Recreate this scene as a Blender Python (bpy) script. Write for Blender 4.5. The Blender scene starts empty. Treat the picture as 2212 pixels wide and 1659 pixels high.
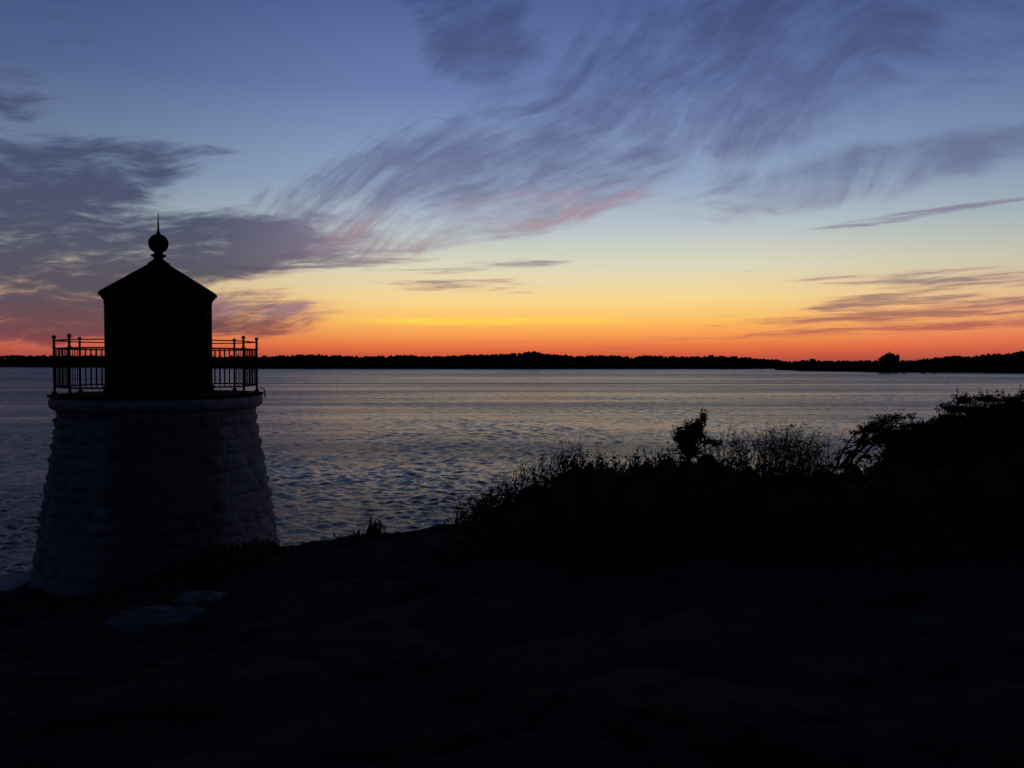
import bpy, math, random
import numpy as np
from mathutils import Vector, noise as mn

random.seed(7); np.random.seed(7)
H = 12.0          # eye height above the sea, metres
scene = bpy.context.scene
scene.view_settings.view_transform = 'Standard'
scene.view_settings.look = 'None'
scene.view_settings.exposure = 0

def lin(c):
    out=[]
    for v in c:
        v=v/255.0
        out.append(v/12.92 if v<=0.04045 else ((v+0.055)/1.055)**2.4)
    return (out[0],out[1],out[2],1.0)

# ------------------------------------------------------------------ node helpers
class NT:
    def __init__(s,tree): s.t=tree; s.n=tree.nodes; s.l=tree.links
    def put(s,sock,v):
        if isinstance(v,bpy.types.NodeSocket): s.l.new(v,sock)
        else: sock.default_value=v
    def m(s,op,a,b=None,c=None,clamp=False):
        n=s.n.new('ShaderNodeMath'); n.operation=op; n.use_clamp=clamp
        s.put(n.inputs[0],a)
        if b is not None: s.put(n.inputs[1],b)
        if c is not None: s.put(n.inputs[2],c)
        return n.outputs[0]
    def comb(s,x,y,z=0.0):
        n=s.n.new('ShaderNodeCombineXYZ')
        s.put(n.inputs[0],x); s.put(n.inputs[1],y); s.put(n.inputs[2],z); return n.outputs[0]
    def sep(s,v):
        n=s.n.new('ShaderNodeSeparateXYZ'); s.l.new(v,n.inputs[0]); return n.outputs
    def noise(s,v,scale,detail=4,rough=0.5,dist=0.0):
        n=s.n.new('ShaderNodeTexNoise'); s.l.new(v,n.inputs['Vector'])
        n.inputs['Scale'].default_value=scale; n.inputs['Detail'].default_value=detail
        n.inputs['Roughness'].default_value=rough; n.inputs['Distortion'].default_value=dist
        return n.outputs[0]
    def rng(s,v,a,b,c=0.0,d=1.0,smooth=True):
        n=s.n.new('ShaderNodeMapRange'); n.interpolation_type='SMOOTHSTEP' if smooth else 'LINEAR'
        s.put(n.inputs[0],v)
        for i,k in enumerate((a,b,c,d)): n.inputs[i+1].default_value=k
        return n.outputs[0]
    def mapping(s,v,loc=(0,0,0),rot=(0,0,0),scale=(1,1,1),typ='POINT'):
        n=s.n.new('ShaderNodeMapping'); n.vector_type=typ; s.l.new(v,n.inputs[0])
        n.inputs[1].default_value=loc; n.inputs[2].default_value=rot; n.inputs[3].default_value=scale
        return n.outputs[0]
    def ramp(s,v,stops,interp='LINEAR'):
        n=s.n.new('ShaderNodeValToRGB'); n.color_ramp.interpolation=interp; s.l.new(v,n.inputs[0])
        e=n.color_ramp.elements
        e[0].position=stops[0][0]; e[0].color=stops[0][1]
        e[1].position=stops[-1][0]; e[1].color=stops[-1][1]
        for p,c in stops[1:-1]:
            k=e.new(p); k.color=c
        return n.outputs[0]
    def mix(s,f,a,b):
        n=s.n.new('ShaderNodeMix'); n.data_type='RGBA'
        s.put(n.inputs[0],f); s.put(n.inputs[6],a); s.put(n.inputs[7],b); return n.outputs[2]

# ------------------------------------------------------------------ WORLD
SUN_AZ = math.radians(2.0)
w = bpy.data.worlds.new("World"); scene.world=w; w.use_nodes=True
w.node_tree.nodes.clear(); T=NT(w.node_tree)
tc=T.n.new('ShaderNodeTexCoord').outputs['Generated']
X,Y,Z=T.sep(tc)
az=T.m('ARCTAN2',X,Y)
el=T.m('ARCSINE',T.m('MINIMUM',T.m('MAXIMUM',Z,-1.0),1.0))
azd=T.m('MULTIPLY',az,57.29578); eld=T.m('MULTIPLY',el,57.29578)
P=T.comb(azd,eld,0.0)
def S(e): return math.sin(math.radians(e))
centre=T.ramp(Z,[(0,lin((172,78,62))),(S(.55),lin((208,92,62))),(S(1.0),lin((230,114,66))),(S(1.7),lin((245,150,80))),(S(2.7),lin((251,190,96))),
    (S(4.1),lin((246,213,142))),(S(6.2),lin((220,215,186))),(S(8.7),lin((184,196,202))),(S(11.7),lin((146,166,195))),
    (S(17.5),lin((104,125,174))),(S(23),lin((77,97,150))),(S(35),lin((46,60,102))),(1.0,lin((20,27,52)))])
side=T.ramp(Z,[(0,lin((148,70,70))),(S(.55),lin((194,88,74))),(S(1.0),lin((214,100,76))),(S(1.7),lin((228,126,90))),(S(2.7),lin((228,154,110))),
    (S(4.1),lin((220,182,144))),(S(6.2),lin((192,190,174))),(S(8.7),lin((156,172,180))),(S(11.7),lin((122,143,172))),
    (S(17.5),lin((86,106,152))),(S(23),lin((66,83,134))),(S(35),lin((38,50,92))),(1.0,lin((20,27,52)))])
east=T.ramp(Z,[(0,lin((36,40,60))),(S(8),lin((42,46,70))),(S(30),lin((32,39,67))),(1.0,lin((20,27,52)))])
dA=T.m('ABSOLUTE',T.m('SUBTRACT',azd,3.0))
fs=T.rng(dA,8.0,36.0)
col=T.mix(fs,centre,side)
cs=T.m('COSINE',T.m('SUBTRACT',az,SUN_AZ))
fe=T.rng(cs,0.78,-0.1)
col=T.mix(fe,col,east)
dim=T.rng(azd,-34.0,-6.0,0.82,1.0)
dimn=T.n.new('ShaderNodeVectorMath'); dimn.operation='SCALE'; T.l.new(col,dimn.inputs[0]); T.l.new(dim,dimn.inputs['Scale'])
col=dimn.outputs[0]

# cirrus: fibres fan out of a vanishing point low in the WSW
ax=T.m('SUBTRACT',azd,-32.0); ey=T.m('SUBTRACT',eld,-3.0)
def vnoise(sx,sy,off,det=2):
    return T.m('SUBTRACT',T.noise(T.mapping(P,loc=(off,off*.7,off),scale=(sx,sy,1)),1.0,det,.5),.5)
wv=vnoise(.055,.08,0,1); wv2=vnoise(.16,.20,9,1)
th=T.m('ARCTAN2',ey,ax)
rr=T.m('SQRT',T.m('ADD',T.m('MULTIPLY',ax,ax),T.m('MULTIPLY',ey,ey)))
th2=T.m('ADD',th,T.m('ADD',T.m('MULTIPLY',wv,0.30),T.m('MULTIPLY',wv2,.035)))
def fan(ft,fr,off,det,ro):
    return T.noise(T.comb(T.m('MULTIPLY',th2,ft),T.m('MULTIPLY',rr,fr),off),1.0,det,ro,0.0)
n1=fan(17,.12,0,5,.60); n2=fan(52,.20,3,5,.64); n0=T.noise(T.mapping(P,loc=(3,1,5),rot=(0,0,-.5),scale=(.12,.30,1)),1.0,8,.68,.1)
streak=T.m('ADD',T.m('ADD',T.m('MULTIPLY',n1,0.42),T.m('MULTIPLY',n2,0.26)),T.m('MULTIPLY',n0,.32))
wvy=T.m('MULTIPLY',vnoise(.13,.2,5,3),5.0)
Pw=T.comb(azd,T.m('ADD',T.m('SUBTRACT',eld,T.m('MULTIPLY',azd,.09)),T.m('MULTIPLY',wvy,.5)),0.0)
n3=T.m('ADD',T.m('MULTIPLY',T.noise(T.mapping(Pw,scale=(.11,.42,1)),1.0,7,.66,.2),.6),T.m('MULTIPLY',T.noise(T.mapping(Pw,loc=(7,3,2),scale=(.28,1.6,1)),1.0,6,.64,.1),.4))
flat2=T.mapping(T.comb(azd,T.m('ADD',T.m('SUBTRACT',eld,T.m('MULTIPLY',azd,.03)),T.m('MULTIPLY',wvy,.12)),0.0),loc=(4,2,1),scale=(.12,2.1,1))
n4=T.noise(flat2,1.0,7,0.66,0.1)
def blob(cx,cy,rx,ry,rot,amp):
    v=T.mapping(P,loc=(cx,cy,0),rot=(0,0,math.radians(rot)),scale=(rx,ry,1),typ='TEXTURE')
    g=T.n.new('ShaderNodeTexGradient'); g.gradient_type='SPHERICAL'; T.l.new(v,g.inputs[0])
    return T.rng(g.outputs[1],0.0,0.7,0.0,amp)
def total(lst):
    o=None
    for b in lst:
        g=blob(*b); o=g if o is None else T.m('ADD',o,g)
    return o
def shape(mask,n,lo,hi,k=.26,cap=1.15):
    mk=T.m('MINIMUM',mask,cap)
    d=T.m('ADD',n,T.m('MULTIPLY',T.m('SUBTRACT',mk,1.0),k))
    return T.rng(d,lo,hi)
mA=total([(-11,9.8,14,4.4,12,1.0),(-9,12.5,9,3.5,30,.75),(-1,10.8,14,3.8,14,.9),(4,14,23,5.8,24,.85),(13,15.5,22,5.8,26,.7),(27,18,20,5.0,20,.8),(23,11.4,17,2.7,9,1.15),
          (-4,22,8,5.0,-38,1.05),(6,20,22,9,32,.65),(18,21,18,6,24,.55)])
aA=shape(mA,streak,0.385,0.645)
mB=total([(-31,6.0,18,6.4,4,1.3),(-17,7.0,12,2.6,10,1.0),(-25,11.6,10,2.8,8,.85),(-33,14,8,6,0,.7),(-17,2.9,10,2.2,0,1.0),
          (-17,8.8,9,1.9,8,.6),(-30,2.9,12,2.6,0,1.15),(-30,21,9,4,-20,.45)])
aB=shape(mB,n3,0.33,0.57,cap=1.25)
mC=total([(27,2.7,18,1.5,2,1.3),(24,3.7,8,.8,1,1.25),(28,4.9,14,1.0,-1,1.05),(-16,3.6,8,1.6,0,1.0),(24,8.7,10,.5,5,1.0),(-12,6.6,12,1.2,5,1.0),(-3,5.0,10,1.2,0,.75),(-2,6.4,9,.7,4,.9),(4,1.3,24,1.2,0,.6)])
aC=shape(mC,n4,0.38,0.62)
dark=T.ramp(Z,[(0,lin((168,76,66))),(S(2.0),lin((170,86,80))),(S(3.6),lin((134,98,104))),(S(6.0),lin((126,114,132))),(S(9),lin((130,120,146))),
     (S(11),lin((102,107,142))),(S(15),lin((82,92,133))),(S(23),lin((54,66,108))),(1,lin((20,27,52)))])
leftdark=T.ramp(Z,[(0,lin((140,68,66))),(S(2.0),lin((98,64,78))),(S(4),lin((66,63,86))),(S(7),lin((66,68,95))),(S(12),lin((66,74,107))),(1,lin((20,27,52)))])
cl=T.mix(T.rng(azd,-21,-8),leftdark,dark)
pink=T.m('MULTIPLY',total([(0,9.4,13,2.6,8,.8),(-16,3.8,7,1.6,0,.9),(-9,8.2,9,1.8,6,.55),(9,11.2,8,1.5,16,.35)]),T.rng(n1,.38,.64))
cl=T.mix(T.m('MINIMUM',pink,.65),cl,lin((172,130,142)))
cl=T.mix(fe,cl,east)
a=T.m('SUBTRACT',1.0,T.m('MULTIPLY',T.m('MULTIPLY',T.m('SUBTRACT',1.0,T.m('MULTIPLY',aA,.80)),T.m('SUBTRACT',1.0,T.m('MULTIPLY',aB,.92))),T.m('SUBTRACT',1.0,T.m('MULTIPLY',aC,.80))),clamp=True)
# thin cloud edges low in the west still catch the red light
edge=T.m('MULTIPLY',T.m('MULTIPLY',T.rng(a,.8,.2),T.rng(eld,8.0,2.5)),T.m('MULTIPLY',T.m('SUBTRACT',1.0,fe),.6))
cl=T.mix(edge,cl,lin((216,120,104)))
col=T.mix(a,col,cl)
yel=T.m('MULTIPLY',blob(-2,2.75,12,.42,0,1.0),T.rng(n4,.35,.6))
col=T.mix(T.m('MULTIPLY',yel,.8,clamp=True),col,lin((255,220,76)))
bg=T.n.new('ShaderNodeBackground'); T.l.new(col,bg.inputs[0]); bg.inputs[1].default_value=1.0
sky=T.n.new('ShaderNodeTexSky'); sky.sky_type='NISHITA'; sky.sun_disc=False
sky.sun_elevation=math.radians(0.5); sky.sun_rotation=SUN_AZ
bg2=T.n.new('ShaderNodeBackground'); T.l.new(sky.outputs[0],bg2.inputs[0]); bg2.inputs[1].default_value=0.0015
ad=T.n.new('ShaderNodeAddShader'); T.l.new(bg.outputs[0],ad.inputs[0]); T.l.new(bg2.outputs[0],ad.inputs[1])
wo=T.n.new('ShaderNodeOutputWorld'); T.l.new(ad.outputs[0],wo.inputs[0])

sl=bpy.data.lights.new("sun",'SUN'); sl.energy=0.0008; sl.angle=math.radians(12); sl.color=(1,.6,.35)
so=bpy.data.objects.new("sun",sl); scene.collection.objects.link(so)
d=Vector((math.sin(SUN_AZ)*1,math.cos(SUN_AZ),math.tan(math.radians(0.5))))
so.rotation_euler=(d).to_track_quat('Z','Y').to_euler(); so.location=(0,0,60)

# ------------------------------------------------------------------ materials
def mat(name,base,rough=0.8,var=None,scale=4.0,bump=0.0,bscale=20.0,spec=0.3,metal=0.0):
    mt=bpy.data.materials.new(name); mt.use_nodes=True; N=NT(mt.node_tree)
    b=N.n['Principled BSDF']; b.inputs['Roughness'].default_value=rough
    b.inputs['Specular IOR Level'].default_value=spec; b.inputs['Metallic'].default_value=metal
    oc=N.n.new('ShaderNodeTexCoord').outputs['Object']
    if var:
        f=N.rng(N.noise(oc,scale,6,.6),.35,.65)
        N.l.new(N.mix(f,(*base,1),(*var,1)),b.inputs['Base Color'])
    else: b.inputs['Base Color'].default_value=(*base,1)
    if bump:
        bn=N.n.new('ShaderNodeBump'); bn.inputs['Distance'].default_value=bump
        N.l.new(N.noise(oc,bscale,6,.6),bn.inputs['Height']); N.l.new(bn.outputs[0],b.inputs['Normal'])
    return mt
M_iron=mat("black_iron",(.006,.006,.0065),.9,(.010,.009,.009),3,.003,30,spec=.01)
M_leaf=mat("dark_leaves",(.024,.038,.016),.8,(.050,.062,.026),3,spec=.1)
M_cedar=mat("cedar_foliage",(.016,.023,.013),.85,(.028,.035,.018),3,spec=.1)
M_grass=mat("dry_grass",(.030,.034,.016),.8,(.042,.040,.022),3,spec=.1)
M_bark=mat("bark",(.02,.017,.014),.9,(.03,.025,.02),5)
M_far=mat("distant_trees",(.022,.02,.022),.95,(.034,.028,.026),.02,spec=0)
M_farland=mat("distant_land",(.022,.02,.022),.95,(.034,.030,.028),.03,spec=0)
M_house=mat("shingle_wall",(.03,.027,.026),.9,(.04,.036,.034),.5)
M_roof=mat("shingle_roof",(.02,.02,.022),.9,(.03,.03,.03),.5)
M_glass=mat("dark_glass",(.01,.012,.014),.1,spec=.5)

def link(ob,parent=None):
    scene.collection.objects.link(ob)
    if parent: ob.parent=parent
    return ob
def mesh(name,verts,faces,mt,parent=None,smooth=False):
    me=bpy.data.meshes.new(name)
    if isinstance(verts,np.ndarray):
        verts=verts.astype(np.float32); faces=np.asarray(faces,dtype=np.int32)
        k=faces.shape[1]
        me.vertices.add(len(verts)); me.vertices.foreach_set('co',verts.ravel())
        me.loops.add(faces.size); me.loops.foreach_set('vertex_index',faces.ravel())
        me.polygons.add(len(faces)); me.polygons.foreach_set('loop_start',np.arange(0,faces.size,k,dtype=np.int32))
        me.polygons.foreach_set('loop_total',np.full(len(faces),k,dtype=np.int32))
        me.update(calc_edges=True)
    else:
        me.from_pydata(verts,[],faces); me.update()
    if smooth: me.polygons.foreach_set('use_smooth',np.ones(len(me.polygons),dtype=bool))
    for q in (mt if isinstance(mt,list) else [mt]): me.materials.append(q)
    return link(bpy.data.objects.new(name,me),parent)
class Geo:
    def __init__(s): s.v=[]; s.f=[]
    def add(s,v,f):
        o=len(s.v); s.v+= [tuple(p) for p in v]; s.f+=[tuple(i+o for i in q) for q in f]
    def tube(s,a,b,r0,r1=None,n=6):
        r1=r0 if r1 is None else r1
        a=Vector(a); b=Vector(b); d=(b-a)
        if d.length<1e-6: return
        q=d.to_track_quat('Z','Y'); v=[]
        for p,r in ((a,r0),(b,r1)):
            for i in range(n):
                t=2*math.pi*i/n; v.append(p+q@Vector((r*math.cos(t),r*math.sin(t),0)))
        f=[(i,(i+1)%n,n+(i+1)%n,n+i) for i in range(n)]+[tuple(range(n-1,-1,-1)),tuple(range(n,2*n))]
        s.add(v,f)
    def lathe(s,prof,n=48,c=(0,0),phase=0.0,cap=True):
        v=[]; f=[]
        for r,z in prof:
            for i in range(n):
                t=2*math.pi*i/n+phase; v.append((c[0]+r*math.cos(t),c[1]+r*math.sin(t),z))
        for k in range(len(prof)-1):
            for i in range(n):
                j=(i+1)%n; f.append((k*n+i,k*n+j,(k+1)*n+j,(k+1)*n+i))
        if cap:
            f.append(tuple(range(n-1,-1,-1))); f.append(tuple((len(prof)-1)*n+i for i in range(n)))
        s.add(v,f)
    def box(s,x0,x1,y0,y1,z0,z1):
        v=[(x,y,z) for z in (z0,z1) for y in (y0,y1) for x in (x0,x1)]
        s.add(v,[(0,2,3,1),(4,5,7,6),(0,1,5,4),(2,6,7,3),(0,4,6,2),(1,3,7,5)])
    def sphere(s,c,r,n=10,m=7,sz=1):
        prof=[(r*math.sin(math.pi*k/m)+1e-4,c[2]-sz*r*math.cos(math.pi*k/m)) for k in range(m+1)]
        s.lathe(prof,n,(c[0],c[1]),cap=False)
    def obj(s,name,mt,parent=None,smooth=False): return mesh(name,s.v,s.f,mt,parent,smooth)

# ------------------------------------------------------------------ SEA
def make_sea():
    mt=bpy.data.materials.new("sea_water"); mt.use_nodes=True; N=NT(mt.node_tree)
    b=N.n['Principled BSDF']; b.inputs['Base Color'].default_value=(.012,.017,.026,1)
    b.inputs['IOR'].default_value=1.34; b.inputs['Specular IOR Level'].default_value=.5
    g=N.n.new('ShaderNodeNewGeometry').outputs['Position']
    gx,gy,gz=N.sep(g)
    mid=N.noise(N.mapping(g,loc=(5,3,0),scale=(.34,.7,1)),1.0,3,.6,.3)
    chop=N.noise(N.mapping(g,rot=(0,0,.3),scale=(1.6,2.8,1)),1.0,4,.65,.4)
    far=N.noise(N.mapping(g,rot=(0,0,-.05),scale=(.035,.16,1)),1.0,4,.7,.2)
    lane=N.rng(N.noise(N.mapping(g,rot=(0,0,-.10),scale=(.0020,.024,1)),1.0,7,.66),.42,.58)
    h=N.m('ADD',N.m('MULTIPLY',mid,.20),N.m('MULTIPLY',chop,.20))
    h=N.m('ADD',h,N.m('MULTIPLY',far,N.rng(gy,120,500,.0,1.6)))
    h=N.m('MULTIPLY',h,N.m('ADD',.42,N.m('MULTIPLY',lane,.68)))
    bn=N.n.new('ShaderNodeBump'); bn.inputs['Distance'].default_value=1.0; bn.inputs['Strength'].default_value=1.0
    N.l.new(h,bn.inputs['Height']); N.l.new(bn.outputs[0],b.inputs['Normal'])
    r=N.m('ADD',N.rng(gy,40,700,.15,.24),N.m('MULTIPLY',lane,.13)); N.l.new(r,b.inputs['Roughness'])
    ys=[-60.,-20.,5.]; y=16.0
    while y<9000: ys.append(y); y*=1.0042 if y<900 else 1.05
    ys=np.array(ys)
    t=np.concatenate([[-6,-3,-1.8,-1.2,-.9],np.linspace(-.72,.72,1150),[.9,1.2,1.8,3,6]])
    Yg,Tg=np.meshgrid(ys,t,indexing='ij'); Xg=Tg*(np.abs(Yg)+20)
    Zg=np.zeros_like(Xg); rs=np.random.RandomState(12)
    space=np.maximum(np.abs(Yg)*.0042,.09)
    patch=np.zeros_like(Xg)
    for k in range(6):
        a_=rs.uniform(0,6.28); L=rs.uniform(15,80); patch+=np.sin((Xg*math.cos(a_)+Yg*math.sin(a_))*2*math.pi/L+rs.uniform(0,6.28))
    patch=.92+.12*patch
    for k in range(110):
        L=.5*(5.0/.5)**(rs.uniform(0,1)**1.25)
        a_=rs.normal()*.8-2.0          # wind sea running toward the cliff
        amp=.0050*L**.58
        kx,ky=math.cos(a_)*2*math.pi/L,math.sin(a_)*2*math.pi/L
        fade=np.clip((L/space-1.6)/1.8,0,1)
        ph=kx*Xg+ky*Yg+rs.uniform(0,6.28)+.6*np.sin(Xg*.13+k)+.6*np.sin(Yg*.11+k*2)
        Zg+=fade*amp*(np.sin(ph)+.28*np.cos(2*ph))
    Zg*=patch
    Zg[(Yg<10)|(Yg>1350)]=0
    V=np.stack([Xg,Yg,Zg],-1).reshape(-1,3); nr,nc=Xg.shape
    idx=np.arange(nr*nc).reshape(nr,nc)
    F=np.stack([idx[:-1,:-1],idx[:-1,1:],idx[1:,1:],idx[1:,:-1]],-1).reshape(-1,4)
    mesh("sea_water",V,F,mt,smooth=True)
make_sea()

# ------------------------------------------------------------------ GROUND
ctrl=np.array([(0,0,-1.65),(4,0,-1.6),(-4,0,-1.75),(0,4,-1.88),(4,4,-1.8),(-4,4,-2.05),(0,8,-2.35),(4,8,-2.15),(-4,8,-2.8),
 (-6,11,-3.6),(0,12,-2.8),(4,12,-2.45),(8,12,-2.2),(8,6,-1.85),(-9,12,-3.9),(-8,6,-2.9),
 (-9.3,15.5,-4.27),(-6.8,15.3,-4.12),(-5.26,15.3,-3.47),(-4.5,16.2,-3.55),(-2.9,16,-3.38),(-2.2,16,-3.2),(-.92,16,-3.06),(.4,16,-2.95),
 (3.4,16,-2.65),(6.9,16,-2.4),(9.6,16,-2.3),(0,-10,-1.4),(30,-10,-1),(-30,-10,-2.6),(0,-50,-1),(60,-50,0),(-60,-50,-2),(60,14,-2),(-60,14,-6),(25,14,-2),(-25,14,-5)],float)
def tps(r2): return np.where(r2>1e-9,0.5*r2*np.log(np.maximum(r2,1e-9)),0)
n=len(ctrl); d2=((ctrl[:,None,:2]-ctrl[None,:,:2])**2).sum(-1)
A=np.zeros((n+3,n+3)); A[:n,:n]=tps(d2)+np.eye(n)*.3; A[:n,n]=1; A[:n,n+1:]=ctrl[:,:2]; A[n,:n]=1; A[n+1:,:n]=ctrl[:,:2].T
sol=np.linalg.solve(A,np.concatenate([ctrl[:,2],[0,0,0]]))
def base_h(x,y):
    x=np.atleast_1d(x).astype(float); y=np.atleast_1d(y).astype(float)
    out=sol[:n]@tps((x[None]-ctrl[:,:1])**2+(y[None]-ctrl[:,1:2])**2)
    return out+sol[n]+sol[n+1]*x+sol[n+2]*y
def edge_y(x): return 16.2+.5*math.sin(x*.7)+.7*mn.noise(Vector((x*.4,3,0)))
def ground(x,y,b=None):
    ye=edge_y(x); z=float(base_h(x,min(y,ye))[0]) if b is None else b
    v=Vector((x,y,0)); wv_=Vector((mn.noise(v*.8),mn.noise(v*.8+Vector((9,2,4))),0))*.5
    q=(v+wv_)
    q=Vector((q.x*.9+q.y*.45,-q.x*.45+q.y*.9,0))
    r1=mn.noise(Vector((q.x*.55,q.y*1.15,1)))
    st=r1*5; fl=math.floor(st); fr=st-fl; fr=min(1,fr*fr*3.2)
    rk=((fl+fr)/5)*.14
    rk+=mn.fractal(q*1.9,1,2,5)*.035
    cr=1-abs(mn.noise(q*1.3+Vector((3,7,2))))*9
    if cr>0: rk-=cr*.04
    rk+=abs(mn.noise(q*4.2))*.035
    if y>ye:
        dd=y-ye; z-=dd*(.9+.25*dd); rk+=mn.fractal(v*.5,1,2,4)*min(dd,1.5)*.6
    return z+rk
def axis(a,b,core0,core1,step,nout):
    core=np.arange(core0,core1+1e-6,step)
    lo=core0-(core0-a)*(np.linspace(0,1,nout)[1:]**1.8); hi=core1+(b-core1)*(np.linspace(0,1,nout)[1:]**1.8)
    return np.concatenate([lo[::-1],core,hi])
xs=axis(-90,90,-12,12,.06,30)
ys=np.concatenate([1.5-56*(np.linspace(0,1,26)[1:]**1.8),np.arange(1.5,18.5,.06),np.arange(18.6,26,.4)]); ys=np.unique(np.round(ys,4))
GX,GY=np.meshgrid(xs,ys); EY=np.array([edge_y(x) for x in xs])
BH=np.concatenate([base_h(GX[j],np.minimum(GY[j],EY)) for j in range(len(ys))])
V=np.empty((GX.size,3)); V[:,0]=GX.ravel(); V[:,1]=GY.ravel()
V[:,2]=[max(H+ground(x,y,b),-2.5) for x,y,b in zip(V[:,0].tolist(),V[:,1].tolist(),BH.tolist())]
nr,nc=GX.shape; idx=np.arange(nr*nc).reshape(nr,nc)
F=np.stack([idx[:-1,:-1],idx[:-1,1:],idx[1:,1:],idx[1:,:-1]],-1).reshape(-1,4)
def ground_mat():
    mt=bpy.data.materials.new("rocky_ground"); mt.use_nodes=True; N=NT(mt.node_tree)
    b=N.n['Principled BSDF']; b.inputs['Roughness'].default_value=.95; b.inputs['Specular IOR Level'].default_value=.02
    oc=N.n.new('ShaderNodeTexCoord').outputs['Object']
    soil=N.mix(N.noise(oc,3,6,.6),(.022,.023,.021,1),(.034,.035,.034,1))
    rock=N.mix(N.noise(oc,9,6,.65),(.036,.037,.040,1),(.072,.073,.078,1))
    f=N.rng(N.noise(oc,1.1,8,.72),.50,.64)
    c=N.mix(f,soil,rock)
    N.l.new(c,b.inputs['Base Color'])
    bn=N.n.new('ShaderNodeBump'); bn.inputs['Distance'].default_value=.05
    N.l.new(N.noise(oc,16,8,.7),bn.inputs['Height']); N.l.new(bn.outputs[0],b.inputs['Normal'])
    return mt
mesh("ground",V,F,ground_mat(),smooth=True)

# ------------------------------------------------------------------ LIGHTHOUSE
TX,TY=-7.43,18.0
lh=bpy.data.objects.new("lighthouse",None); lh.location=(TX,TY,H); link(lh)
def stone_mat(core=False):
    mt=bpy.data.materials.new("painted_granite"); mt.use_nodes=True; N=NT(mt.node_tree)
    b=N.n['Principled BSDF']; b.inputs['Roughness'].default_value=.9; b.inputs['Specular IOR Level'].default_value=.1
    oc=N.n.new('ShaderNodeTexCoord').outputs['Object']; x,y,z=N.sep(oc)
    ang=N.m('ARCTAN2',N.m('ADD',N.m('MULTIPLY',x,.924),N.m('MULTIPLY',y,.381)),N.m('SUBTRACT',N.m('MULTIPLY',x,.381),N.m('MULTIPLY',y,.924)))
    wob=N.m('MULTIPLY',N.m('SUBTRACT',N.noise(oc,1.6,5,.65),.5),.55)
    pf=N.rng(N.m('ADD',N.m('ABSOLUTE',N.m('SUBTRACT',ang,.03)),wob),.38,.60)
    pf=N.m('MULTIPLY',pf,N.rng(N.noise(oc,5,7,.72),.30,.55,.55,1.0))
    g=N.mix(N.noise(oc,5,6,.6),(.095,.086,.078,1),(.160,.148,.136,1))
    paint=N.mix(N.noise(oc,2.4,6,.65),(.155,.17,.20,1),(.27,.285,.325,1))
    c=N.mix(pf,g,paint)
    if not core:
        att=N.n.new('ShaderNodeAttribute'); att.attribute_name='tone'
        k=N.rng(att.outputs['Fac'],0,1,.88,1.06,False)
    else: k=.78
    sc=N.n.new('ShaderNodeVectorMath'); sc.operation='SCALE'; N.l.new(c,sc.inputs[0]); N.put(sc.inputs['Scale'],k)
    N.l.new(sc.outputs[0],b.inputs['Base Color'])
    bn=N.n.new('ShaderNodeBump'); bn.inputs['Distance'].default_value=.04
    N.l.new(N.noise(oc,9,8,.70),bn.inputs['Height']); N.l.new(bn.outputs[0],b.inputs['Normal'])
    return mt
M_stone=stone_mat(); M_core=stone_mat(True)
M_white=mat("white_paint_stone",(.26,.275,.31),.85,(.15,.16,.185),3,.012,14,spec=.1)
def rad(z): return 1.90+(-1.05-z)*.158
v=[];f=[];tone=[]
z=-1.06; rs=random.Random(3)
while z>-7.6:
    ch=rs.uniform(.20,.36); z1=z; z0=z-ch+.008
    t=rs.uniform(0,1); end=t+2*math.pi
    while t<end-1e-3:
        wd=rs.uniform(.28,.85)/rad(z); 
        if end-t-wd<.12: wd=end-t
        ta=t+.003; tb=t+wd-.003; K=7; o=len(v); amp=rs.uniform(.005,.07); sx=rs.uniform(-.02,.02); tn=rs.random(); sd=Vector((rs.random()*50,rs.random()*50,0))
        jz=rs.uniform(-.012,.012)
        for j in range(K+1):
            for i in range(K+1):
                p=i/K*2-1; q=j/K*2-1
                pil=(1-abs(p)**3)*(1-abs(q)**3)
                nz=mn.noise(sd+Vector((i*.5,j*.5,0)))
                th_=ta+(tb-ta)*i/K
                zz=z0+(z1-z0)*j/K+.018*math.sin(th_*3+z)+.012*math.sin(th_*7+z*2)+jz*(1-abs(q))
                r=rad(zz)+pil*(amp+.08*nz+sx*p)
                v.append((r*math.cos(th_),r*math.sin(th_),zz)); tone.append(tn)
        for j in range(K):
            for i in range(K):
                a0=o+j*(K+1)+i; f.append((a0,a0+1,a0+K+2,a0+K+1))
        t+=wd
    z-=ch
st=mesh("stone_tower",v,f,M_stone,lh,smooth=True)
at=st.data.attributes.new('tone','FLOAT','POINT'); at.data.foreach_set('value',tone)
g=Geo(); g.lathe([(rad(-7.7)-.012,-7.7),(rad(-1.0)-.012,-1.0)],64); g.obj("mortar_core",M_core,lh,True)
g=Geo(); g.lathe([(1.86,-1.08),(1.93,-1.07),(1.95,-1.03),(1.95,-.97),(2.02,-.95),(2.07,-.90),(2.085,-.83),(2.08,-.76),(2.05,-.715),(1.9,-.71)],72); g.obj("stone_cornice",M_white,lh,True)
g=Geo(); g.lathe([(2.06,-.708),(2.10,-.70),(2.10,-.665),(2.06,-.655),(.5,-.65)],72); g.obj("gallery_deck",M_iron,lh)
g=Geo()
for k,(x0,x1,zt) in enumerate([(-2.35,-2.9,-4.45),(-2.9,-3.5,-4.58),(-3.5,-4.3,-4.68),(-4.3,-6.5,-4.76)]):
    g.box(x1+.004,x0-.004,-2.0+.1*k,.6,-6.8,zt)
g.obj("foundation_apron",M_white,lh)
ph=math.radians(18)+math.atan2(18,-7.43)
RL=1.03
g=Geo(); NS=10
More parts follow.
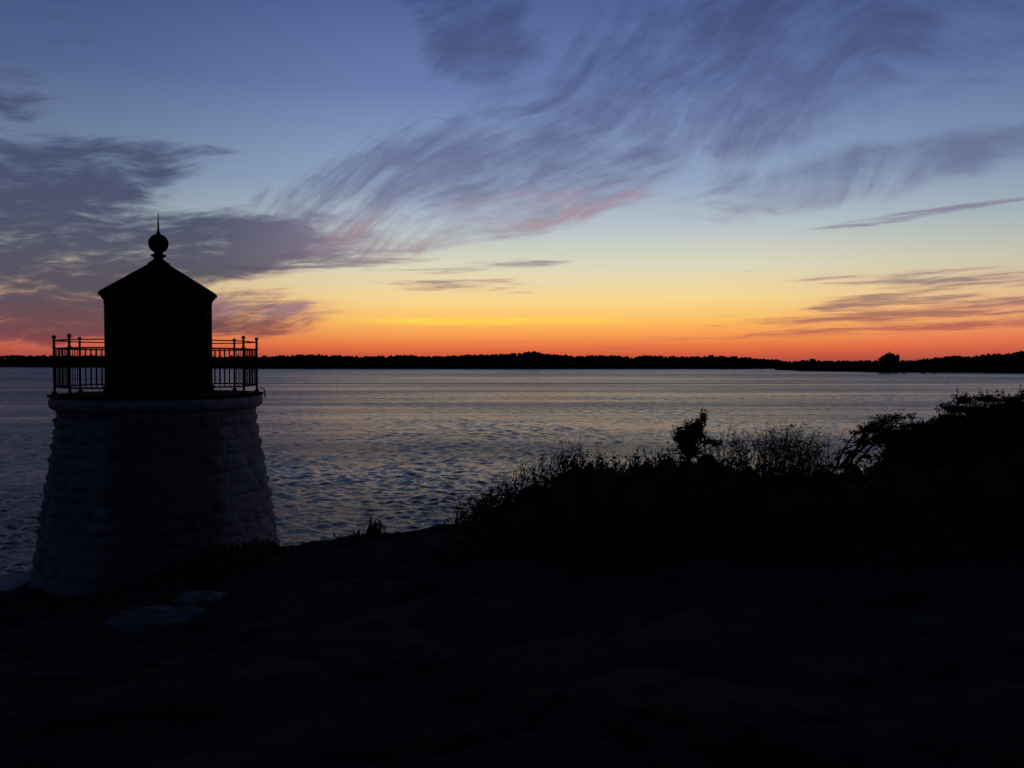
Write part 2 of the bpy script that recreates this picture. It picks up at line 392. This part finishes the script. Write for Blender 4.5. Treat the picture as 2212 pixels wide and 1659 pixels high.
g.lathe([(RL+.05,-.648),(RL+.05,-.50),(RL,-.47),(RL,1.20),(RL+.03,1.22),(RL+.03,1.28),(RL+.075,1.33),(RL+.10,1.37)],NS,phase=ph)
g.obj("lantern_room",M_iron,lh)
g=Geo()
for i in range(NS):
    t=2*math.pi*i/NS+ph; g.tube((RL*math.cos(t),RL*math.sin(t),-.5),(RL*math.cos(t),RL*math.sin(t),1.22),.022)
for zz in (-.05,.42,.8):
    for i in range(NS):
        t=2*math.pi*i/NS+ph; u=t+2*math.pi/NS
        g.tube((RL*math.cos(t),RL*math.sin(t),zz),(RL*math.cos(u),RL*math.sin(u),zz),.012)
g.obj("lantern_ribs",M_iron,lh)
g=Geo()
for i in range(NS):
    t=2*math.pi*(i+.5)/NS+ph
    if math.sin(t)>.72:
        c=Vector((math.cos(t),math.sin(t),0)); s=Vector((-math.sin(t),math.cos(t),0)); rI=RL*math.cos(math.pi/NS)+.006
        q=[c*rI+s*k+Vector((0,0,zz)) for k,zz in ((-.24,.45),(.24,.45),(.24,1.12),(-.24,1.12))]
        g.add(q,[(0,1,2,3)])
g.obj("lantern_panes",M_glass,lh)
g=Geo(); g.lathe([(RL+.105,1.372),(RL+.125,1.375),(RL+.135,1.42),(RL+.11,1.46),(.66,1.74),(.20,2.03),(.17,2.07)],NS,phase=ph)
for i in range(NS):
    t=2*math.pi*i/NS+ph; g.tube((1.12*math.cos(t),1.12*math.sin(t),1.46),(.20*math.cos(t),.20*math.sin(t),2.04),.016)
g.obj("lantern_roof",M_iron,lh)
g=Geo(); prof=[(.21,2.04),(.22,2.07),(.17,2.10),(.11,2.14),(.09,2.19),(.15,2.22),(.16,2.245),(.09,2.27),(.09,2.30)]
for k in range(1,12):
    a_=math.pi*k/12; prof.append((.198*math.sin(a_)+.005,2.485-.2*math.cos(a_)))
prof+=[(.045,2.69),(.035,2.72),(.022,2.76),(.014,2.95),(.008,3.13)]
g.lathe(prof,24); g.obj("ball_finial",M_iron,lh,True)
g=Geo(); RR=1.97; perp=math.atan2(7.43,18)
pts=[(RR*math.cos(perp+i*math.pi/5),RR*math.sin(perp+i*math.pi/5)) for i in range(10)]
for i,(x,y) in enumerate(pts):
    g.tube((x,y,-.66),(x,y,.46),.026,.024,8); g.tube((x,y,-.655),(x,y,-.60),.05,.05,8); g.sphere((x,y,.50),.042)
    g.tube((x,y,.27),(x,y,.31),.036,.036,8)
    x2,y2=pts[(i+1)%10]
    for zz,r in ((.43,.014),(.27,.018),(-.50,.018)):
        g.tube((x,y,zz),(x2,y2,zz),r)
    for k in range(1,10):
        t=k/10; bx=x+(x2-x)*t; by=y+(y2-y)*t
        g.tube((bx,by,-.5),(bx,by,.27),.0095,n=5)
g.obj("gallery_railing",M_iron,lh)
g=Geo(); q=Vector((math.cos(perp),math.sin(perp),0))
pp=[q*2.02+Vector((0,0,-.56)),q*2.11+Vector((0,0,-.585)),q*2.14+Vector((0,0,-.65)),q*2.135+Vector((0,0,-.78))]
for a_,b_ in zip(pp,pp[1:]): g.tube(a_,b_,.015)
g.obj("drain_pipe",M_iron,lh)

# ------------------------------------------------------------------ FAR SHORE
main=[(-1.4,2500,33),(-.95,2300,33),(-.6,2000,29.5),(-.29,1500,23.5),(-.25,1500,27),(-.225,1480,27),(-.19,1480,23.5),(-.166,1474,22.6),(-.133,1474,25.6),(-.10,1474,23.6),(-.08,1474,24.2),(-.025,1474,27),
 (-.005,1474,28.5),(.012,1474,29.5),(.0266,1474,33.5),(.036,1474,30),(.045,1474,27),(.0727,1474,23.8),(.1,1474,25.3),(.13,1474,23.4),(.16,1474,24.4),(.20,1474,22.8),(.24,1474,23.6),(.268,1474,22.5),(.295,1500,19),
 (.322,1600,15.5),(.40,1700,15.5),(.5,1900,17),(.7,2200,17),(1.2,2300,18)]
head=[(.308,1250,.4),(.316,1225,2.5),(.34,1120,7),(.40,1060,10.8),(.42,1000,11.6),(.455,980,12.8),(.475,970,14.5),(.49,960,17.5),(.51,960,19.5),(.54,950,19),(.555,940,22.2),(.58,920,22.5),(.6,920,25.5),(.7,900,27),(.95,850,30),(1.5,800,30)]
import bmesh
bm=bmesh.new(); bmesh.ops.create_icosphere(bm,subdivisions=2,radius=1); icoV=np.array([q.co[:] for q in bm.verts]); icoF=np.array([[q.index for q in ff.verts] for ff in bm.faces]); bm.free()
def shore(name,tab,canopy,ntrees,rmin,rmax,seed,tname):
    t=np.array([q[0] for q in tab]); D=np.array([q[1] for q in tab]); hh=np.array([q[2] for q in tab])
    ts=np.linspace(t[0],t[-1],900); V=[];F=[]
    offs=[(-6,-.15),(0,.02),(6,.2),(30,.75),(70,1.0),(200,1.0),(500,.8)]
    for tt in ts:
        d=np.interp(tt,t,D)+8*mn.noise(Vector((tt*90,0,seed))); top=np.interp(tt,t,hh); hg=max(top-canopy,min(top,2.0))
        for o,k in offs:
            z=hg*k+(mn.noise(Vector((tt*120,o*.1,seed)))*.6 if o>0 else 0)
            V.append((tt*(d+o),d+o,z))
    m=len(offs)
    for i in range(len(ts)-1):
        for j in range(m-1):
            a0=i*m+j; F.append((a0,a0+m,a0+m+1,a0+1))
    mesh(name,V,F,M_farland,smooth=True)
    rs=np.random.RandomState(seed); VV=[];FF=[];o=0
    for k in range(ntrees):
        tt=rs.uniform(t[0]*.8 if t[0]<0 else t[0],min(t[-1],1.0)); top=np.interp(tt,t,hh)
        if top<5: continue
        off=rs.choice([rs.uniform(5,25),rs.uniform(30,60),rs.uniform(60,110)])
        d=np.interp(tt,t,D); hg=max(top-canopy,2.0); kz=np.interp(off,[0,6,30,70,200],[.02,.2,.75,1,1])
        r=rs.uniform(rmin,rmax)*(.6 if rs.rand()<.5 else 1); sc=np.array([r*rs.uniform(.7,1.2),r,r*rs.uniform(.8,1.5)])
        clump=mn.noise(Vector((tt*160,seed*3,0)))*.28+mn.noise(Vector((tt*45,seed*3,4)))*.25
        hgt=min(canopy,top*.6)*(rs.uniform(.62,1.0)+clump*.6+(.15 if rs.rand()<.06 else 0))
        c=np.array([tt*(d+off),d+off,hg*kz+hgt-sc[2]])
        jit=1+rs.uniform(-.2,.2,(len(icoV),1))
        VV.append(icoV*sc*jit+c); FF.append(icoF+o); o+=len(icoV)
    mesh(tname,np.concatenate(VV),np.concatenate(FF),M_far)
shore("far_shore",main,9,6500,2.6,6.0,1,"distant_tree_line")
shore("headland",head,6,2600,1.4,3.6,2,"headland_trees")
mh=bpy.data.objects.new("shingled_mansion",None); mh.location=(439+5,1003,H+1.2); link(mh)
g=Geo(); g.box(-9,9,-5,5,-6,4); g.box(-3.5,3.5,-6,6,-6,6.4); g.box(-12.5,-9.01,-3,3,-6,2.2); g.obj("walls",M_house,mh)
g=Geo()
def gable(x0,x1,y0,y1,z,h,alongx=True):
    if alongx: vv=[(x0,y0,z),(x1,y0,z),(x1,y1,z),(x0,y1,z),(x0+1.5,(y0+y1)/2,z+h),(x1-1.5,(y0+y1)/2,z+h)]
    else: vv=[(x0,y0,z),(x0,y1,z),(x1,y1,z),(x1,y0,z),((x0+x1)/2,y0,z+h),((x0+x1)/2,y1,z+h)]
    g.add(vv,[(0,1,5,4),(2,3,4,5),(0,4,3),(1,2,5),(0,3,2,1)])
gable(-9.5,9.5,-5.5,5.5,4.01,2.6); gable(-4,4,-6.5,6.5,6.41,2.8,False); gable(-13,-9.02,-3.4,3.4,2.21,1.6)
g.lathe([(2.2,2),(2.2,5.4),(2.6,5.5),(.05,8.4)],8,(7.2,-4.2)); g.lathe([(1.8,2),(1.8,5.6),(2.1,5.7),(.05,8.0)],8,(-7.2,-4.2)); g.obj("roof",M_roof,mh)
g=Geo(); g.box(-5.2,-4.3,-.6,.6,5,8.9); g.box(3.9,4.7,-.6,.6,5,8.7); g.box(-.5,.5,1,2,8,11); g.obj("chimneys",M_house,mh)
g=Geo()
for x in (-7.5,-5.3,5.2): 
    for zz in (-.6,2): g.box(x-.5,x+.5,-5.06,-5.012,zz,zz+1.5)
for x in (-1.8,.0,1.8): g.box(x-.45,x+.45,-6.06,-6.012,4.2,5.8)
g.obj("windows",M_glass,mh)
ch=bpy.data.objects.new("cottage",None); ch.location=(.352*1560,1560,8); link(ch)
g=Geo(); g.box(-5,5,-4,4,-3,6); g.obj("walls",M_house,ch)
g=Geo(); gable(-5.5,5.5,-4.5,4.5,6.01,4); g.obj("roof",M_roof,ch)
g=Geo(); rs_=random.Random(4)
for k in range(9):
    c=(.40*900+rs_.uniform(0,70),870+rs_.uniform(-20,20),0); s_=rs_.uniform(.6,1.6)
    g.add([(c[0]+p[0]*s_*2,c[1]+p[1]*s_,p[2]*s_*.6) for p in icoV],[tuple(q) for q in icoF])
g.obj("offshore_rocks",M_farland)

# ------------------------------------------------------------------ VEGETATION
def leaves(P_,size,rs,flat=0.0):
    n_=len(P_); d=rs.normal(size=(n_,3)); d/=np.linalg.norm(d,axis=1)[:,None]
    e=rs.normal(size=(n_,3)); e-= (e*d).sum(1)[:,None]*d; e/=np.linalg.norm(e,axis=1)[:,None]
    s=size*rs.uniform(.6,1.5,(n_,1)); 
    V=np.stack([P_-d*s,P_+e*s*.42,P_+d*s,P_-e*s*.42],1).reshape(-1,3)
    return V,np.arange(4*n_).reshape(n_,4)
def bush(name,blobs,per,size,mt,seed,core=.72,twigs=0,tw=.35):
    rs=np.random.RandomState(seed); VV=[];FF=[];o=0
    for (x,y,z,rx,ry,rz) in blobs:
        nl=int(per*(rx*ry+rx*rz+ry*rz)/3/.1)
        d=rs.normal(size=(nl,3)); d/=np.linalg.norm(d,axis=1)[:,None]
        r=rs.uniform(.65,1.0,nl)**.6
        mod=np.array([1+.35*mn.noise(Vector(q)*2.6+Vector((x*3,z*5,seed))) +.18*mn.noise(Vector(q)*7+Vector((x*3,z*5,seed))) for q in d]) if nl else np.zeros(0)
        P_=d*(r*mod)[:,None]*np.array([rx,ry,rz])+np.array([x,y,z])
        a_,b_=leaves(P_,size,rs); VV.append(a_); FF.append(b_+o); o+=len(a_)
        for k in range(int(twigs)):
            q=rs.normal(size=3); q[2]=abs(q[2])+.4; q/=np.linalg.norm(q)
            p0=q*np.array([rx,ry,rz])*.9+np.array([x,y,z]); L=tw*rs.uniform(.3,1)
            dirn=q+rs.normal(size=3)*.35; dirn/=np.linalg.norm(dirn)
            P2=p0+dirn*L*rs.uniform(0,1,(9,1))+rs.normal(size=(9,3))*.018
            a_,b_=leaves(P2,size*.8,rs); VV.append(a_); FF.append(b_+o); o+=len(a_)
            sd_=np.cross(dirn,[0,1,0]); sd_/=np.linalg.norm(sd_)+1e-6; sd_*=.004
            a_=np.array([p0-sd_,p0+sd_,p0+dirn*L+sd_*.5,p0+dirn*L-sd_*.5]); VV.append(a_); FF.append(np.array([[0,1,2,3]])+o); o+=4
    VV=np.concatenate(VV); FF=np.concatenate(FF)
    hv=[];hf=[];oo=len(VV)
    if core>0:
      for (x,y,z,rx,ry,rz) in blobs:
        j=1+rs.uniform(-.15,.15,(len(icoV),1))
        hv.append(icoV*j*np.array([rx,ry,rz])*core+np.array([x,y,z])); 
        hf.append(icoF+oo); oo+=len(icoV)
    allv=np.concatenate([VV]+hv)
    faces=[tuple(q) for q in FF.tolist()]+[tuple(q) for h_ in hf for q in h_.tolist()]
    return mesh(name,[tuple(q) for q in allv.tolist()],faces,mt)
crest=[(-.68,-2.33),(-.35,-2.1),(-.04,-1.93),(.25,-1.8),(.52,-1.68),(.8,-1.52),(1.0,-1.44),(1.2,-1.42),(1.37,-1.4),(1.65,-1.46),(1.9,-1.4),(2.07,-1.38),(2.4,-1.34),(2.7,-1.32),(3.0,-1.31),(3.3,-1.38),
       (3.6,-1.5),(4.0,-1.56),(4.4,-1.57),(4.8,-1.56),(5.2,-1.5),(5.6,-1.4),(6.1,-1.35),(6.7,-1.2),(7.3,-1.1),(8,-1.0),(8.8,-1),(9.6,-1)]
rs=random.Random(11); B=[]
for x,t in crest:
    gz=float(base_h(x,13)[0])
    for k in range(3):
        yy=13+(-.7,0,.8)[k]+rs.uniform(-.2,.2); xx=x*yy/13
        top=t*yy/13+rs.uniform(-.10,.03)-(0.18 if k==0 else 0)
        r=rs.uniform(.28,.42)*(1.4 if x>5.6 else 1); h_=max(.3,(top-gz+.3)/2)
        B.append((xx,yy,H+top-h_,r,r,h_))
bush("thicket",B,260,.030,M_leaf,5,core=.8,twigs=9,tw=.22)
B=[]
for k in range(170):
    x=rs.uniform(-.6,9); y=rs.uniform(9.8,12.7)
    if x<.8 and y<11.6: continue
    gz=ground(x,y); r=rs.uniform(.2,.5); B.append((x,y,H+gz+.02,r,r,rs.uniform(.10,.30)))
bush("undergrowth",B,150,.030,M_leaf,6,core=0,twigs=5,tw=.2)
def cedar(name,trunk,plates,seed,per=420,core=.62,tw=.16):
    root=bpy.data.objects.new(name,None); link(root)
    ob=bush("crown",plates,per,.024,M_cedar,seed,core=core,twigs=8,tw=tw); ob.parent=root
    g=Geo(); 
    for a_,b_ in zip(trunk,trunk[1:]): g.tube((a_[0],a_[1],a_[2]),(b_[0],b_[1],b_[2]),a_[3],b_[3],8)
    for p in plates:
        q=min(trunk,key=lambda s:abs(s[2]-(p[2]-.15))); g.tube((q[0],q[1],q[2]),(p[0],p[1],p[2]),q[3]*.5,.008,5)
    g.obj("trunk",M_bark,root); return root
D0=13.5
rs=random.Random(5)
prof=[(6.0,-1.10),(6.2,-1.06),(6.4,-1.10),(6.6,-.98),(6.8,-.88),(7.0,-.82),(7.2,-.72),(7.4,-.58),(7.55,-.53),(7.8,-.54),(8.1,-.50),(8.4,-.48),(8.8,-.48),(9.3,-.6)]
pl=[]
for x,t in prof:
    for k in range(8):
        tt=t-.03-k*.17+rs.uniform(-.04,.0); 
        if k==0: rx,rz=rs.uniform(.15,.26),rs.uniform(.07,.10)
        elif k==1: rx,rz=rs.uniform(.24,.34),rs.uniform(.13,.18)
        else: rx,rz=rs.uniform(.28,.4),rs.uniform(.16,.24)
        pl.append((x+rs.uniform(-.08,.08)+(.07*k if x<6.5 else 0),D0+rs.uniform(-.35,.35),H+tt,rx,rx*1.2,rz))
cedar("juniper_tree",[(8.1,13.5,H-2.5,.14),(8.0,13.5,H-1.9,.11),(7.6,13.5,H-1.4,.08),(7.3,13.5,H-1.0,.05),(7.5,13.5,H-.75,.02)],pl,21,420,core=.7,tw=.16)
pl=[(2.66,13.2,H-1.13,.17,.15,.12),(2.74,13.2,H-1.22,.20,.16,.14),(2.78,13.2,H-1.06,.17,.13,.12),(2.88,13.2,H-.98,.12,.1,.10),(2.96,13.2,H-.88,.07,.06,.08),(2.88,13.2,H-1.12,.14,.12,.11),
    (3.02,13.2,H-1.24,.10,.08,.05),(3.16,13.2,H-1.28,.08,.07,.04),(2.60,13.2,H-1.22,.10,.08,.08),(2.74,13.2,H-1.34,.2,.16,.12)]
cedar("cedar_sapling",[(2.72,13.2,H-2.3,.05),(2.74,13.2,H-1.5,.035),(2.78,13.2,H-1.2,.025),(2.9,13.2,H-.98,.012),(2.98,13.2,H-.84,.005)],pl,22,800,core=.7,tw=.09)
root=bpy.data.objects.new("windswept_shrub",None); link(root); g=Geo(); tips=[]
rs=random.Random(9)
def limb(p,d,L,r,depth):
    q=p
    for k in range(4):
        d=(d+Vector((.12,rs.uniform(-.12,.12),rs.uniform(-.12,.06)))).normalized(); n_=q+d*L/4
        g.tube(q,n_,r*(1-k*.18),r*(1-(k+1)*.18),5); q=n_
        if depth<3 and k>=1:
            limb(q,(d+Vector((rs.uniform(-.4,.9),rs.uniform(-.5,.5),rs.uniform(-.5,.6)))).normalized(),L*rs.uniform(.45,.65),r*.6,depth+1)
    tips.append(q)
for k in range(6): limb(Vector((4.80+.05*k,12.6,H-1.58)),Vector((rs.uniform(-.25,.6),0,1)).normalized(),rs.uniform(.50,.72),.022,1)
g.obj("branches",M_bark,root)
bl=[(p.x,p.y,p.z,.045,.035,.028) for p in tips if p.x>4.95]+[(5.16,12.6,H-1.04,.18,.1,.045),(5.30,12.6,H-1.00,.12,.08,.035),(5.14,12.6,H-1.18,.13,.1,.05),(5.00,12.6,H-1.34,.15,.1,.08),(5.25,12.6,H-1.40,.2,.1,.08)]
ob=bush("foliage",bl,700,.020,M_cedar,23,core=.45,twigs=3,tw=.08); ob.parent=root
def weeds(name,spots,seed,mt=M_grass):
    rs=np.random.RandomState(seed); V=[];F=[]
    def quad(a,b,wa,wb):
        o=len(V); V.extend([(a[0]-wa,a[1],a[2]),(a[0]+wa,a[1],a[2]),(b[0]+wb,b[1],b[2]),(b[0]-wb,b[1],b[2])]); F.append((o,o+1,o+2,o+3))
    for (x,y,z,h) in spots:
        lean=rs.normal()*.16+.05; p=np.array([x,y,z]); pts=[p]
        for k in range(5):
            p=p+np.array([lean*h/5*(1+k*.4),rs.normal()*.01,h/5]); pts.append(p)
        for k in range(5): quad(pts[k],pts[k+1],.0045*(1-k*.14),.0045*(1-(k+1)*.14))
        nb=rs.randint(3,9)
        for b in range(nb):
            t=rs.uniform(.45,1.0); k=min(int(t*5),4); q=pts[k]+(pts[k+1]-pts[k])*(t*5-k)
            e=q+np.array([rs.normal()*.045,rs.normal()*.03,rs.uniform(.01,.07)]); quad(q,e,.0025,.0018)
            for c in range(rs.randint(1,4)):
                a_,b_=leaves(e[None]+rs.normal(size=(1,3))*.010,.013,rs); o=len(V); V.extend([tuple(k_) for k_ in a_]); F.append((o,o+1,o+2,o+3))
        for b in range(rs.randint(2,6)):
            t=rs.uniform(.0,.8); k=min(int(t*5),4); q=pts[k]; a_,b_=leaves(q[None]+rs.normal(size=(1,3))*.03,.032,rs); o=len(V); V.extend([tuple(k_) for k_ in a_]); F.append((o,o+1,o+2,o+3))
    mesh(name,V,F,mt)
sp=[]; R=random.Random(3)
cx=[c[0] for c in crest]; cz=[c[1] for c in crest]
for k in range(480):
    if k<150: x=R.uniform(-.9,1.1); h=R.uniform(.28,.55)
    elif k<410: x=R.choice([R.uniform(3.2,5.1),R.gauss(4.15,.35)]); h=R.uniform(.38,.70)+(.18 if abs(x-4.1)<.3 else 0)
    else: x=R.uniform(1.0,5.5); h=R.uniform(.2,.38)
    t=float(np.interp(x,cx,cz)); y=13+R.uniform(-.5,.7)
    sp.append((x*y/13,y,H+t*y/13-.22,h))
weeds("wild_grass",sp,8)
def tuft(name,x,y,z,nb,h,seed):
    rs=random.Random(seed); V=[];F=[]
    for k in range(nb):
        a_=rs.uniform(0,6.28); ln=rs.uniform(.1,.8); hh=h*rs.uniform(.5,1.0); w_=.016; o=len(V)
        ca,sa=math.cos(a_),math.sin(a_); bx,by=x+rs.gauss(0,.07),y+rs.gauss(0,.07)
        for t,wd in ((0,.6),(.4,1),(.75,.7),(1,.05)):
            rr_=ln*hh*t*t*1.1; px,py,pz=bx+ca*rr_,by+sa*rr_,z+hh*t*(1-.25*ln*t)
            V+= [(px-sa*w_*wd-w_*.3*wd,py+ca*w_*wd,pz),(px+sa*w_*wd+w_*.3*wd,py-ca*w_*wd,pz)]
        for j in range(3): F.append((o+2*j,o+2*j+1,o+2*j+3,o+2*j+2))
    mesh(name,V,F,M_leaf)
tuft("seaside_goldenrod",-2.52,15.6,H+ground(-2.52,15.6)-.02,46,.42,2)
tuft("seaside_goldenrod",-2.72,15.5,H+ground(-2.72,15.5)-.02,20,.2,3)
tuft("seaside_goldenrod",-3.15,15.5,H+ground(-3.15,15.5)-.02,12,.10,4)
R=random.Random(6); B=[]
for k in range(34):
    x=R.uniform(-6.0,-3.9); y=R.uniform(13.6,15.2); gz=ground(x,y); r=R.uniform(.15,.32)
    B.append((x,y,H+gz+.02,r,r,r*R.uniform(.4,.7)))
bush("ground_cover",B,260,.030,M_leaf,31,core=.5,twigs=4,tw=.14)
rsn=np.random.RandomState(17); V=[];F=[]
for k in range(1300):
    x=rsn.uniform(-9,10); y=rsn.uniform(3.2,13)
    if abs(x)>y*.7+.5 or mn.noise(Vector((x*.6,y*.6,8)))<.0: continue
    z0=H+ground(x,y)-.01
    for b in range(14):
        bx,by=x+rsn.normal()*.07,y+rsn.normal()*.07; hgt=rsn.uniform(.03,.10); lx,ly=rsn.normal(size=2)*.03; o=len(V); a_=rsn.uniform(0,3.14); wx,wy=math.cos(a_)*.003,math.sin(a_)*.003
        V+= [(bx-wx,by-wy,z0),(bx+wx,by+wy,z0),(bx+lx,by+ly,z0+hgt)]; F.append((o,o+1,o+2))
mesh("turf_grass",V,F,M_grass)

M_rock=mat("pale_rock",(.065,.068,.078),.9,(.13,.135,.15),5,.05,8,spec=.03)
def boulder(x,y,rx,ry,rz,seed,sink=0.0):
    bm=bmesh.new(); bmesh.ops.create_icosphere(bm,subdivisions=5,radius=1)
    for q in bm.verts:
        c=q.co.copy(); m_=1+.30*mn.noise(c*1.6+Vector((seed,0,0)))+.13*mn.noise(c*4+Vector((seed,0,0)))+.05*mn.noise(c*9)
        c=c*m_; c.z=max(-.6,min(c.z,.5+.22*mn.noise(c*2.5)+.15*c.x)); q.co=Vector((c.x*rx,c.y*ry,c.z*rz))
    me=bpy.data.meshes.new("boulder"); bm.to_mesh(me); bm.free(); me.materials.append(M_rock)
    for pq in me.polygons: pq.use_smooth=True
    o=bpy.data.objects.new("boulder",me); o.location=(x,y,H+ground(x,y)-sink); o.rotation_euler=(.06,.05,seed); link(o)
boulder(-4.35,10.5,.60,.42,.24,.2,.02); boulder(-4.3,11.8,.4,.3,.12,1.4,.02)

# ------------------------------------------------------------------ CAMERA
cam=bpy.data.cameras.new("camera"); cam.lens=30; cam.sensor_width=36; cam.clip_end=20000; cam.clip_start=.1
co=bpy.data.objects.new("camera",cam); link(co); co.location=(0,0,H)
co.rotation_euler=(math.radians(90-1.48),0,0)
scene.camera=co
